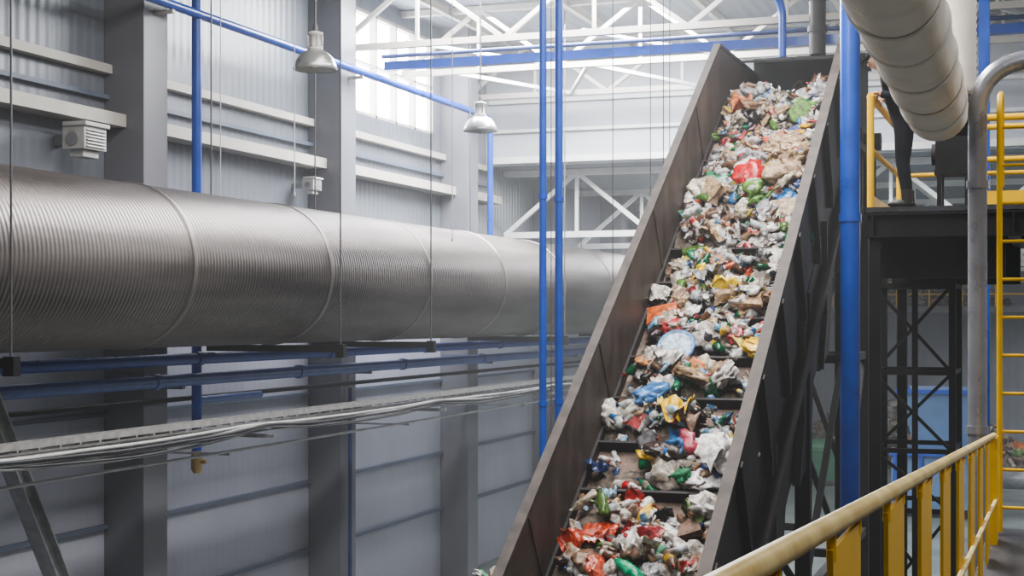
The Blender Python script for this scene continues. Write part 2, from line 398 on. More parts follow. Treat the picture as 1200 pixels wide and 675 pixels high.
# deeper supporting box frame with stepped plates
k=0
for y in np.arange(12.2,24.5,1.9):
    y1=y+1.95; r0=SL*y-10.82; r1=SL*y1-10.82
    if y1>22: r1=min(r1,4.2)
    cap=lambda z:max(z,ZF+.02)
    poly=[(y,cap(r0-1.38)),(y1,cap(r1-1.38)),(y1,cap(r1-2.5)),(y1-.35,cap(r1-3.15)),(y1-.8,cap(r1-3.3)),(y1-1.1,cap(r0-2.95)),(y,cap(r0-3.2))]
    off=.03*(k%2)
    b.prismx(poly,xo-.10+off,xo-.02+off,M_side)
    b.prismx([(y1-.04,cap(r1-1.3)),(y1+.02,cap(r1-1.3)),(y1+.02,cap(r1-2.5)),(y1-.33,cap(r1-3.2)),(y1-.39,cap(r1-3.2)),(y1-.04,cap(r1-2.5))],xo-.02,xo+.07,M_sidee)
    k+=1
for y in np.arange(12.2,24.5,1.9):
    r0=min(SL*y-10.82,4.0); 
    if r0-1.4>ZF: b.bb(CXL,CXR-.1,y-.04,y+.04,max(ZF+.02,r0-2.2),r0-1.45,M_side)
# underside soffit
b.prismx([(13.3,SL*13.3-10.82-2.9),(24.5,2.2),(24.5,2.1),(13.3,SL*13.3-10.82-3.0)],CXL,CXR-.05,M_side)
# legs
for y in (14.6,18.6,22.2,24.8):
    zt=min(SL*y-10.82,4)-1.4
    for x in (CXL-.1,CXR+.0):
        b.bb(x-.09,x+.09,y-.09,y+.09,ZF,zt,M_side); b.bb(x-.18,x+.18,y-.18,y+.18,ZF,ZF+.03,M_side)
    b.beam((CXL-.1,y,-3.4),(CXR,y,-3.4),.12,.12,M_side)
    if zt>-1: b.beam((CXL-.1,y,zt-.8),(CXR,y,-3.4),.08,.08,M_side); b.beam((CXL-.1,y,-.6),(CXR,y,-.6),.12,.12,M_side)
b.beam((CXR,18.6,-3.4),(CXR,22.2,-.6),.08,.08,M_side); b.beam((CXR,22.2,-3.4),(CXR,24.8,-.6),.08,.08,M_side)
b.beam((CXR,18.6,-3.4),(CXR,24.8,-3.4),.12,.12,M_side); b.beam((CXR,22.2,-.6),(CXR,24.8,-.6),.12,.12,M_side)
b.done('inclined_conveyor')

# ------------------------------------------------------------------ waste items
def ico(sub):
    bm=bmesh.new(); bmesh.ops.create_icosphere(bm,subdivisions=sub,radius=1)
    V=np.array([v.co[:] for v in bm.verts]); F=np.array([[v.index for v in f.verts] for f in bm.faces]); bm.free(); return V,F
def nz(p,s,o): return noise.noise(Vector((p[0]*s+o,p[1]*s+o*.7,p[2]*s-o)))
bags=[]
for i in range(14):
    V,F=ico(4 if i<6 else 3); V=V.copy(); o=i*7.3+1
    W=[]
    for p in V:
        r=1+.5*nz(p,1.3,o)+.55*abs(nz(p,2.4,o+3))-.15+.3*abs(nz(p,5.0,o+9))
        if i<6: r+=.14*abs(nz(p,10,o+5))
        q=Vector(p)*r; q+=Vector((nz(p,2,o+31),nz(p,2,o+41),nz(p,2,o+51)))*.35
        W.append(q[:])
    W=np.array(W); W[:,2]*=random.uniform(.35,.65); W[:,0]*=random.uniform(.9,1.4)
    cen=W[F].mean(1); mk=np.array([1 if nz(c,1.4,o+20)>.12 else 0 for c in cen])
    if i%3==0: mk[:]=0
    bags.append((W*.5,F,mk))
def grid(n,m):
    V=[];F=[]
    for i in range(n+1):
        for j in range(m+1): V.append((i/n-.5,j/m-.5,0))
    for i in range(n):
        for j in range(m):
            a=i*(m+1)+j; F+= [(a,a+1,a+m+2),(a,a+m+2,a+m+1)]
    return np.array(V,float),np.array(F)
sheets=[]
for i in range(9):
    V,F=grid(14,12); o=i*5.1+2; W=[]
    for p in V:
        z=.5*nz(p,2.0,o)+.35*nz(p,4.2,o+4)+.13*nz(p,9,o+6)
        W.append((p[0]+.24*nz(p,2.5,o+8),p[1]*.75+.24*nz(p,2.5,o+12),z))
    W=np.array(W); cen=W[F].mean(1); mk=np.array([1 if abs(c[1])<.14 and i%3==1 else 0 for c in cen]); sheets.append((W,F,mk))
def lath(prof,seg,masks,dent,o):
    V=[];F=[];mk=[]
    for x,r in prof:
        for k in range(seg):
            a=2*math.pi*k/seg; p=np.array((x,r*math.cos(a),r*math.sin(a)))
            if dent: 
                d=1+dent*nz(p,4,o); p=np.array((p[0],p[1]*d,p[2]*d*(1-.25*dent)))
            V.append(p)
    for i in range(len(prof)-1):
        for k in range(seg):
            a=i*seg+k;c=i*seg+(k+1)%seg; F+=[(a,c,c+seg),(a,c+seg,a+seg)]; mk+=[masks[i]]*2
    return np.array(V),np.array(F),np.array(mk)
bp=[(-.5,.0),(-.5,.12),(-.46,.155),(-.25,.15),(-.12,.155),(.12,.155),(.2,.15),(.33,.085),(.39,.05),(.42,.05),(.42,.065),(.5,.065),(.5,0)]
bm_=[0,0,0,0,2,0,0,0,0,1,1,1]
bottles=[lath(bp,14,bm_,.0 if i==0 else (.5 if i<3 else .9),i*3.3) for i in range(6)]
bp2=[(-.42,.0),(-.42,.17),(-.38,.2),(.1,.2),(.22,.19),(.3,.1),(.32,.09),(.32,.11),(.42,.11),(.42,0)]
jugs=[lath(bp2,14,[0,0,2,0,0,0,1,1,1],.5,i*2.9+1) for i in range(3)]
cp=[(-.5,0),(-.5,.22),(-.49,.25),(.5,.34),(.5,.36),(.47,.33),(-.4,.22),(-.4,0)]
cups=[lath(cp,12,[0,0,2,1,0,0,0],.4,i*2.2) for i in range(3)]
kp=[(-.5,0),(-.5,.22),(-.45,.27),(.45,.27),(.5,.22),(.5,0)]
cans=[lath(kp,12,[1,1,2,1,1],.5,i*1.7) for i in range(3)]
lp=[(-.04,0),(-.04,.48),(.03,.5),(.05,.47),(.02,.4),(.02,0)]
lids=[lath(lp,24,[0,0,1,0,2],0,0)]
boxes=[]
for i in range(4):
    bm=bmesh.new(); bmesh.ops.create_cube(bm,size=1); bmesh.ops.subdivide_edges(bm,edges=bm.edges[:],cuts=3,use_grid_fill=True); bmesh.ops.triangulate(bm,faces=bm.faces[:])
    V=np.array([v.co[:] for v in bm.verts]); F=np.array([[v.index for v in f.verts] for f in bm.faces]); bm.free()
    o=i*4.4; W=np.array([(p[0]*(1+.4*nz(p,1.5,o)),p[1]*.7*(1+.4*nz(p,1.5,o+5)),p[2]*(.35+.3*nz(p,1.4,o+9))) for p in V])
    mk=np.array([1 if V[f][:,2].mean()>.49 and i%2 else 0 for f in F]); boxes.append((W,F,mk))

def attr_mat(name,rough,clear=0.0,bump=.2):
    m,nt,bs=new_mat(name); N=nt.nodes;L=nt.links
    a=N.new('ShaderNodeAttribute'); a.attribute_name='item_color'
    geo=N.new('ShaderNodeNewGeometry'); n=N.new('ShaderNodeTexNoise'); n.inputs['Scale'].default_value=16; n.inputs['Detail'].default_value=5
    L.new(geo.outputs['Position'],n.inputs['Vector'])
    cr=N.new('ShaderNodeValToRGB'); cr.color_ramp.elements[0].position=.38; cr.color_ramp.elements[1].position=.60
    cr.color_ramp.elements[0].color=(.30,.23,.18,1); cr.color_ramp.elements[1].color=(1,.98,.95,1); L.new(n.outputs['Fac'],cr.inputs['Fac'])
    mx=N.new('ShaderNodeMixRGB'); mx.blend_type='MULTIPLY'; mx.inputs['Fac'].default_value=.75
    L.new(a.outputs['Color'],mx.inputs['Color1']); L.new(cr.outputs['Color'],mx.inputs['Color2']); L.new(mx.outputs['Color'],bs.inputs['Base Color'])
    bs.inputs['Roughness'].default_value=rough
    b2=N.new('ShaderNodeBump'); b2.inputs['Strength'].default_value=bump; b2.inputs['Distance'].default_value=.03; L.new(n.outputs['Fac'],b2.inputs['Height']); L.new(b2.outputs['Normal'],bs.inputs['Normal'])
    if clear:
        tr=N.new('ShaderNodeBsdfTransparent'); ms=N.new('ShaderNodeMixShader'); ms.inputs[0].default_value=clear
        L.new(mx.outputs['Color'],tr.inputs['Color'])
        L.new(bs.outputs[0],ms.inputs[1]); L.new(tr.outputs[0],ms.inputs[2]); L.new(ms.outputs[0],N['Material Output'].inputs['Surface'])
    return m
W_mats=[attr_mat('waste_paper_film',.6,0,.6),attr_mat('waste_glossy_plastic',.2,0,.45),attr_mat('waste_clear_plastic',.08,.42,.2)]

class Waste:
    def __init__(s): s.V=[];s.F=[];s.C=[];s.M=[];s.S=[];s.n=0
    def put(s,base,pos,size,R,cols,mi,smooth=True):
        V,F,mk=base
        W=(V*size)@np.array(R).T+np.array(pos)
        s.V.append(W); s.F.append(F+s.n); s.n+=len(V)
        c=np.array(cols)[mk]*np.random.uniform(.94,1.05,(len(F),1)); s.C.append(np.clip(c,0,1)); s.M.append(np.full(len(F),mi)); s.S.append(np.full(len(F),smooth))
    def done(s,name,extra=None):
        V=np.concatenate(s.V);F=np.concatenate(s.F);C=np.concatenate(s.C);M=np.concatenate(s.M);S=np.concatenate(s.S)
        cen=(V.min(0)+V.max(0))/2; cen[2]=V[:,2].min()
        me=bpy.data.meshes.new(name); nv=len(V);nf=len(F)
        me.vertices.add(nv); me.vertices.foreach_set('co',(V-cen).ravel())
        me.loops.add(nf*3); me.loops.foreach_set('vertex_index',F.ravel().astype(np.int32))
        me.polygons.add(nf); me.polygons.foreach_set('loop_start',np.arange(0,nf*3,3,dtype=np.int32)); 
        me.polygons.foreach_set('material_index',M.astype(np.int32))
        for m in W_mats+[M_mound]: me.materials.append(m)
        me.update(calc_edges=True); me.validate()
        at=me.color_attributes.new('item_color','FLOAT_COLOR','CORNER')
        cc=np.ones((nf,3,4)); cc[:,:,:3]=C[:,None,:]; at.data.foreach_set('color',cc.ravel())
        me.polygons.foreach_set('use_smooth',S.astype(bool))
        o=bpy.data.objects.new(name,me); o.location=(cen[0],cen[1],cen[2]+H); scene.collection.objects.link(o); return o

WH=[(.56,.54,.51),(.47,.43,.38),(.78,.78,.77),(.36,.37,.41),(.52,.47,.38),(.66,.65,.64)]
BR=[(.24,.14,.085),(.34,.215,.125),(.14,.07,.04),(.40,.28,.17),(.27,.17,.12)]
DK=[(.02,.018,.022),(.045,.04,.05),(.06,.04,.035)]
GR=[(.0,.20,.07),(.03,.29,.14),(.14,.30,.06),(.0,.12,.05)]
RD=[(.48,.014,.02),(.34,.03,.035),(.52,.09,.04),(.44,.06,.10)]
YE_=[(.80,.52,.015),(.72,.57,.08)]
BL=[(.02,.17,.46),(.18,.40,.62),(.04,.08,.28),(.36,.57,.76)]
OR=[(.60,.18,.035),(.50,.22,.07)]
def color():
    r=random.random()
    for p,L in ((.38,WH),(.25,BR),(.13,DK),(.05,GR),(.05,RD),(.035,YE_),(.07,BL),(.035,OR)):
        if r<p: return random.choice(L)
        r-=p
    return random.choice(WH)
def rot(tilt,base=None):
    R=Matrix.Rotation(random.uniform(0,6.28),3,'Z'); T=Matrix.Rotation(random.uniform(-tilt,tilt),3,'X')@Matrix.Rotation(random.uniform(-tilt,tilt),3,'Y')
    Q=T@R
    return (base@Q) if base else Q
def rand_item(w,pos,base,sc=1.0):
    r=random.random()
    if r<.24:
        c=color(); c2=color() if random.random()<.35 else c
        w.put(random.choice(bags[6:]) if random.random()<.7 else random.choice(bags[:6]),pos,random.uniform(.17,.34)*sc,rot(.7,base),[c,c2,c],0 if random.random()<.35 else 1)
    elif r<.36:
        c=color(); w.put(random.choice(sheets),pos,random.uniform(.22,.42)*sc,rot(.6,base),[c,color(),c],0 if random.random()<.5 else 1)
    elif r<.74:
        q=random.random()
        c=random.choice([(.74,.80,.85),(.60,.67,.73),(.82,.85,.86)]) if q<.50 else (random.choice(GR) if q<.64 else random.choice(BR[:3]) if q<.80 else random.choice(BL+BL+WH))
        sz=random.uniform(.29,.40)*(sc if sc<1.2 else 1.1)
        w.put(random.choice(bottles),pos,max(sz,.21),rot(.35,base),[c,random.choice(BL+RD+WH+GR),random.choice(WH+RD+BL+YE_)] if random.random()<.5 else [c,random.choice(BL+RD+WH),c],2 if q<.78 else 1)
    elif r<.78:
        c=random.choice(WH+WH+BL+YE_+RD+GR); w.put(random.choice(jugs),pos,random.uniform(.25,.36)*min(sc,1.1),rot(.5,base),[c,random.choice(BL+RD+WH),color()],1)
    elif r<.84:
        c=random.choice(WH+BR[:2]+RD); w.put(random.choice(cups),pos,random.uniform(.12,.18)*sc,rot(1.2,base),[c,c,color()],1)
    elif r<.905:
        c=color(); w.put(random.choice(cans),pos,random.uniform(.13,.18)*sc,rot(1.0,base),[c,(.6,.6,.6),color()],1)
    elif r<.985:
        c=random.choice(WH+BR+BR); w.put(random.choice(boxes),pos,random.uniform(.16,.31)*sc,rot(.6,base),[c,color(),c],0,False)
    else:
        w.put(lids[0],pos,random.uniform(.12,.2)*sc,rot(.4,base)@Matrix.Rotation(math.pi/2,3,'Y'),[random.choice(WH+BL),random.choice(BL),random.choice(WH)],1,False)

INC=Matrix.Rotation(math.atan(SL),3,'X')
binamp={}
def load(x,y):
    """height of the waste above the belt"""
    k=math.floor((y-CL[0])/.65); f=((y-CL[0])/.65)-k
    if k not in binamp: 
        rr=random.Random(k*13+5); binamp[k]=(rr.uniform(.76,1.12),rr.uniform(-.4,.4))
    A,sh=binamp[k]
    dense=min(.78,max(.0,(y-18.0)/2.3))
    if y<14.9: dense=max(dense,min(.80,(14.9-y)/.6))
    g=math.exp(-((f-.40)/.265)**2)*1.2
    g=g*(1-dense)+dense*(.66+.5*g)
    u=(x-(CXL+CXR)/2)/((CXR-CXL)/2)
    e=max(0,1-abs(u-sh*.4*(1-dense))**3.4*.65)
    n=.78+.75*noise.noise((x*1.9,y*1.6,3.3))
    h=.31*A*g*e*n*(1+.35*dense)
    if y>22.2: h*=max(.2,1-(y-22.2)*.5)
    return max(0,h)
w=Waste()
# compacted bed under the loose items
nx,ny=26,330; V=[];F=[]
for j in range(ny+1):
    y=10.2+j*(24.6-10.2)/ny
    for i in range(nx+1):
        x=CXL+.02+(CXR-CXL-.04)*i/nx; h=load(x,y)
        V.append((x,y,belt(y)-.03+max(0,h*.8-.03)+.05*max(0,h*3)*noise.noise((x*9,y*9,0))))
for j in range(ny):
    for i in range(nx):
        a=j*(nx+1)+i; F+=[(a,a+1,a+nx+2),(a,a+nx+2,a+nx+1)]
w.put((np.array(V),np.array(F),np.zeros(len(F),int)),(0,0,0),1,Matrix.Identity(3),[(.2,.17,.14)]*3,3)
cnt=0; tries=0
while cnt<2150 and tries<60000:
    tries+=1
    x=random.uniform(CXL+.13,CXR-.13); y=random.uniform(10.6,23.9); h=load(x,y)
    if random.random()>(h/.24)**1.5+.011: continue
    z=belt(y)+max(.03,h*random.uniform(.6,1.12))+random.uniform(0,.06)
    q=random.random()
    sc=1.0 if q<.54 else (.58 if q<.93 else 1.35)
    rand_item(w,(x,y,z),INC if y<22.4 else None,sc); cnt+=1
# recognisable larger pieces
def on(x,y,dh=.1): return (x,y,belt(y)+max(load(x,y),.05)+dh)
w.put(bags[1],on(-3.2,15.35,.06),.42,rot(.1,INC),[(.82,.82,.84)]*3,0)
w.put(bags[2],on(-3.35,15.12,.04),.36,rot(.1,INC),[(.76,.76,.80)]*3,1)
w.put(sheets[2],on(-3.12,15.2,.12),.45,rot(.1,INC),[(.80,.80,.82)]*3,0)
w.put(lids[0],on(-4.0,16.75,.30),.44,INC@Matrix.Rotation(.35,3,'X')@Matrix.Rotation(-math.pi/2,3,'Y'),[(.30,.52,.85),(.04,.18,.62),(.52,.68,.88)],0,False)
w.put(bags[2],on(-3.1,17.0,.14),.34,rot(.2,INC),[(.88,.58,.01)]*3,1)
w.put(sheets[1],on(-3.95,18.2,.16),.46,rot(.2,INC),[(.90,.62,.01)]*3,1)
w.put(sheets[2],on(-3.6,17.75,.14),.40,rot(.2,INC),[(.88,.66,.04)]*3,1)
w.put(bags[3],on(-4.25,14.25,.08),.36,rot(.3,INC),[(.50,.06,.02),(.70,.66,.6),(.5,.1,.05)],1)
w.put(sheets[3],on(-4.3,14.1,.14),.42,rot(.3,INC),[(.50,.06,.02),(.72,.7,.68),(.5,.05,.02)],1)
w.put(sheets[3],on(-3.9,14.75,.10),.34,rot(.3,INC),[(.50,.03,.02)]*3,0)
w.put(bottles[1],on(-3.75,13.75,.18),.42,rot(.2,INC),[(.0,.36,.18),(.6,.1,.05),(.02,.45,.22)],1)
w.put(bags[6],on(-3.3,13.6,.12),.30,rot(.2,INC),[(.18,.50,.03)]*3,1)
w.put(bags[8],on(-4.1,16.0,.14),.30,rot(.2,INC),[(.06,.22,.55)]*3,1)
w.put(bags[0],on(-3.35,20.6,.14),.54,rot(.3,INC),[(.50,.37,.25)]*3,1)
w.put(bags[3],on(-3.3,20.1,.12),.48,rot(.3,INC),[(.44,.32,.22)]*3,0)
w.put(bags[7],on(-3.75,20.0,.18),.42,rot(.3,INC),[(.55,.01,.015)]*3,1)
w.put(boxes[0],on(-3.3,19.5,.14),.46,rot(.1,INC),[(.45,.35,.25)]*3,0,False)
w.put(boxes[1],on(-3.35,17.7,.12),.32,rot(.2,INC),[(.40,.26,.14)]*3,0,False)
w.put(sheets[5],on(-4.2,21.7,.14),.44,rot(.2,INC),[(.60,.18,.05),(.5,.25,.1),(.6,.15,.1)],0)
w.put(boxes[2],on(-4.35,17.55,.12),.36,rot(.3,INC),[(.55,.13,.03)]*3,1,False)
w.done('waste_on_belt')

def heap(name,cx,cy_,rx,ry,hh,n,sc,zb=None):
    zb=ZF if zb is None else zb
    w=Waste(); V=[];F=[];k=22
    def hf(u,v): 
        r=math.sqrt(u*u+v*v); return hh*max(0,1-r**2.2)*(.85+.4*noise.noise((u*2+cx,v*2,1)))
    for j in range(k+1):
        for i in range(k+1):
            u=-1+2*i/k; v=-1+2*j/k; V.append((cx+u*rx,cy_+v*ry,zb+hf(u,v)*.93-.0))
    for j in range(k):
        for i in range(k): a=j*(k+1)+i; F+=[(a,a+1,a+k+2),(a,a+k+2,a+k+1)]
    w.put((np.array(V),np.array(F),np.zeros(len(F),int)),(0,0,0),1,Matrix.Identity(3),[(.2,.17,.14)]*3,3)
    for _ in range(n):
        u,v=random.uniform(-1,1),random.uniform(-1,1)
        if u*u+v*v>1: continue
        rand_item(w,(cx+u*rx,cy_+v*ry,zb+hf(u,v)+.05*sc),None,sc)
    w.done(name)
heap('waste_heap',-5.2,60,4.2,3.2,2.6,900,2.2)
heap('waste_heap',-8.4,21.5,1.5,3.6,1.42,500,1.2)

# far mezzanine with railing and stored bags
b=B(); mz=.45
b.bb(-8.8,1,64.5,69.9,mz-.25,mz,M_column)
for x in (-8.4,-6,-3,0): b.bb(x-.12,x+.12,64.6,64.85,ZF,mz-.25,M_column)
for z in (mz+.5,mz+1.0): b.cyl((-8.8,64.6,z),(1,64.6,z),.035,M_yellow,8)
for k in range(8): b.cyl((-8.7+k*1.3,64.6,mz),(-8.7+k*1.3,64.6,mz+1.0),.035,M_yellow,8)
b.done('mezzanine')
heap('waste_heap',-5.0,67.3,3.4,1.7,.9,260,2.2,mz)
# wheeled bins on the hall floor
def bin_(x,y,m):
    b=B(); z=ZF
    vs=[]
    for (w_,d_,zz) in ((.55,.40,z+.16),(.68,.52,z+1.15)):
        vs+= [(x-w_,y-d_,zz),(x+w_,y-d_,zz),(x+w_,y+d_,zz),(x-w_,y+d_,zz)]
    b.add(vs,[(0,1,5,4),(1,2,6,5),(2,3,7,6),(3,0,4,7),(3,2,1,0)],m)
    b.bb(x-.72,x+.72,y-.56,y+.56,z+1.13,z+1.19,m)
    b.lathe((x-.70,y,z+1.19),(1,0,0),[(0,0),(.3,0),(.32,.02),(.32,1.38),(.3,1.40),(0,1.40)],m,24)
    for sx in (-.45,.45):
        for sy in (-.32,.32): b.cyl((x+sx-.03,y+sy,z+.09),(x+sx+.03,y+sy,z+.09),.09,M_black,14); b.bb(x+sx-.02,x+sx+.02,y+sy-.03,y+sy+.03,z+.09,z+.18,M_galv)
    b.done('wheeled_bin',0.01)
bin_(-7.1,50.5,M_green); bin_(-6.2,54.5,M_blue)
# baling press standing in the far hall
b=B(); z=ZF
b.bb(-4.2,-1.4,43,46,z+.25,z+1.75,M_mach)
for x in (-4.0,-2.8,-1.6):
    for y in (43.2,45.8): b.bb(x-.1,x+.1,y-.1,y+.1,z,z+.25,M_black)
for x in (-4.1,-3.4,-2.7,-2.0,-1.5): b.bb(x-.05,x+.05,42.9,43,z+.25,z+1.75,M_blue)
b.bb(-4.25,-1.35,42.88,43.02,z+1.7,z+1.82,M_blue)
vs=[(-3.6,43.5,z+1.75),(-2.2,43.5,z+1.75),(-2.2,45.4,z+1.75),(-3.6,45.4,z+1.75),(-4.0,43.1,z+3.5),(-1.8,43.1,z+3.5),(-1.8,45.8,z+3.5),(-4.0,45.8,z+3.5)]
b.add(vs,[(0,1,5,4),(1,2,6,5),(2,3,7,6),(3,0,4,7)],M_mach)
b.bb(-4.05,-1.75,43.03,43.1,z+3.4,z+3.52,M_blue); b.bb(-1.82,-1.72,43.1,45.8,z+3.4,z+3.52,M_blue); b.bb(-4.08,-3.98,43.1,45.8,z+3.4,z+3.52,M_blue)
b.cyl((-1.4,44.5,z+1.0),(.6,44.5,z+1.0),.28,M_galv,20); b.cyl((.6,44.5,z+1.0),(.75,44.5,z+1.0),.34,M_blue,20); b.bb(.2,.5,44.3,44.7,z,z+.8,M_black)
b.bb(-5.1,-4.5,43.2,43.7,z,z+1.9,M_galv); b.bb(-5.0,-4.6,43.17,43.2,z+1.1,z+1.7,M_black)
b.done('baling_press',.01)

# ------------------------------------------------------------------ blue support column right of the conveyor
b=B(); b.cyl((-2.40,19.4,ZF),(-2.40,19.4,ZC),.125,M_blue,20)
b.bb(-2.62,-2.18,19.18,19.62,ZF,ZF+.04,M_blue); b.tube([(-2.4,19.4,1.2),(-2.4,19.4,1.3)],.14,M_blue,20); b.tube([(-2.4,19.4,-2.6),(-2.4,19.4,-2.5)],.14,M_blue,20)
b.done('blue_column')
for (x,y) in ((-.85,20.9),):
    b=B(); b.bb(x-.07,x+.07,y-.07,y+.07,ZF,ZC,M_blue); b.bb(x-.2,x+.2,y-.2,y+.2,ZF,ZF+.04,M_blue); b.done('blue_column')
# extraction pipe over conveyor head
b=B(); b.cyl((-3.5,24.2,rim(22)+.16),(-3.5,24.2,ZC),.13,M_side,18); b.tube([(-3.5,24.2,4.5),(-3.5,24.2,4.6)],.155,M_side,18); b.tube([(-3.5,24.2,5.0),(-3.5,24.2,5.1)],.155,M_side,18); b.done('extraction_pipe')
b=B(); b.tube(fillet([(-3.95,23.6,rim(22)+.05),(-3.95,23.6,4.9),(-4.35,23.2,5.35),(-4.35,23.2,ZC)],.25),.06,M_blue,12); b.done('compressed_air_pipe')

# ------------------------------------------------------------------ platform with yellow guard rails
PX0,PX1,PY0,PY1,PZ=-1.76,2.6,15.5,18.6,1.10
b=B()
b.bb(PX0,PX1,PY0,PY1,PZ-.05,PZ,M_deck)
for y in (PY0+.06,PY1-.06): b.ibeam((PX0,y,PZ-.18),(PX1,y,PZ-.18),.12,.24,.02,M_black)
for x in (PX0+.06,PX0+1.4,PX0+2.8,PX1-.06): b.ibeam((x,PY0,PZ-.18),(x,PY1,PZ-.18),.12,.24,.02,M_black)
b.bb(PX0-.02,-.35,PY1-.3,PY1-.1,.38,PZ-.3,M_black)
b.bb(PX0+.1,-.45,PY0+.5,PY0+.6,.40,.84,M_black)
for x in (PX0+.08,PX1-.08):
    for y in (PY0+.1,PY1-.1): b.bb(x-.055,x+.055,y-.055,y+.055,ZF,PZ-.3,M_black)
b.done('platform')
def rails(name,pts,z0,h,post_step=1.3,r=.028):
    b=B()
    for a,c in zip(pts[:-1],pts[1:]):
        a=Vector((*a,z0));c=Vector((*c,z0)); L=(c-a).length; n=max(1,round(L/post_step)); up=Vector((0,0,h))
        for i in range(n+1):
            p=a.lerp(c,i/n); b.cyl(p,p+up,r,M_yellow,10)
        b.cyl(a+up,c+up,r,M_yellow,10); b.cyl(a+up*.52,c+up*.52,r*.8,M_yellow,10)
        b.beam(a+Vector((0,0,.07)),c+Vector((0,0,.07)),.01,.13,M_yellow)
    b.done(name)
rails('guard_railing',[(PX0+.04,PY0+.04),(PX0+.04,PY1-.04)],PZ,1.12,3.2,.036)
rails('guard_railing',[(PX0+.12,PY1-.04),(PX1-.04,PY1-.04)],PZ,1.12,1.25,.034)
rails('guard_railing',[(-.75,PY0+.04),(PX1-.04,PY0+.04)],PZ,.85,1.3,.034)
# gear motor on the platform
b=B(); mx_,my_=-1.05,17.8
b.bb(mx_-.22,mx_+.22,my_-.25,my_+.25,PZ,PZ+.06,M_black)
for sx in (-.17,.13):
    for sy in (-.2,.2): b.bb(mx_+sx,mx_+sx+.05,my_+sy-.025,my_+sy+.025,PZ+.06,PZ+.55,M_black)
b.bb(mx_-.2,mx_+.2,my_-.23,my_+.23,PZ+.5,PZ+.55,M_black)
b.bb(mx_-.19,mx_+.19,my_-.2,my_+.2,PZ+.55,PZ+.92,M_black)
b.cyl((mx_-.24,my_,PZ+.74),(mx_+.24,my_,PZ+.74),.12,M_side,18)
b.cyl((mx_,my_,PZ+.92),(mx_,my_,PZ+1.32),.17,M_black,20)
for k in range(14):
    a=k*math.pi/7; b.box((mx_+.18*math.cos(a),my_+.18*math.sin(a),PZ+1.12),(.05,.01,.34),M_black,Matrix.Rotation(a,3,'Z'))
b.tube([(mx_,my_,PZ+1.32),(mx_,my_,PZ+1.42),(mx_,my_,PZ+1.48)],[.2,.2,.12],M_side,20)
b.done('gear_motor')

# ------------------------------------------------------------------ worker leaning on the guard rail, watching the belt
wy=15.98; DXW=-.10
wk=bpy.data.objects.new('worker',None); wk.location=(-1.45,wy,PZ+H); scene.collection.objects.link(wk)
def child(o):
    o.parent=wk; o.matrix_parent_inverse=Matrix.Translation(-wk.location)
J={ 'pelvis':(-1.33+DXW,0,.90,.135),'waist':(-1.36+DXW,0,1.03,.125),'chest':(-1.43+DXW,0,1.23,.15),'nb':(-1.50+DXW,0,1.385,.085),'neck':(-1.54+DXW,0,1.455,.055)}
for s,n in ((-1,'l'),(1,'r')):
    J['sh'+n]=(-1.48+DXW,s*.18,1.35,.075); J['el'+n]=(-1.43,s*.30,1.13,.055); J['fo'+n]=(-1.53,s*.28,1.14,.048); J['wr'+n]=(-1.635,s*.25,1.16,.034)
    J['hi'+n]=(-1.33+DXW,s*.09,.84,.10); J['th'+n]=(-1.34+DXW,s*.10,.66,.088); J['kn'+n]=(-1.35+DXW,s*.105,.48,.066); J['ca'+n]=(-1.32+DXW,s*.11,.30,.060); J['an'+n]=(-1.30+DXW,s*.115,.11,.047)
names=list(J); E=[('pelvis','waist'),('waist','chest'),('chest','nb'),('nb','neck')]
for n in 'lr': E+=[('chest','sh'+n),('sh'+n,'el'+n),('el'+n,'fo'+n),('fo'+n,'wr'+n),('pelvis','hi'+n),('hi'+n,'th'+n),('th'+n,'kn'+n),('kn'+n,'ca'+n),('ca'+n,'an'+n)]
me=bpy.data.meshes.new('worker_body'); me.from_pydata([(J[n][0],J[n][1]+wy,J[n][2]+PZ+H) for n in names],[(names.index(a),names.index(c)) for a,c in E],[])
bo=bpy.data.objects.new('body',me); scene.collection.objects.link(bo)
sk=bo.modifiers.new('skin','SKIN'); sk.use_smooth_shade=True
if not me.skin_vertices: 
    bpy.context.view_layer.objects.active=bo; bpy.ops.mesh.customdata_skin_add()
for i,n in enumerate(names):
    r=J[n][3]; me.skin_vertices[0].data[i].radius=(r,r*(1.15 if n in('chest','pelvis','waist') else 1)); me.skin_vertices[0].data[i].use_root=(n=='pelvis')
ss=bo.modifiers.new('subsurf','SUBSURF'); ss.levels=2; ss.render_levels=2
me.materials.append(M_cloth); child(bo)
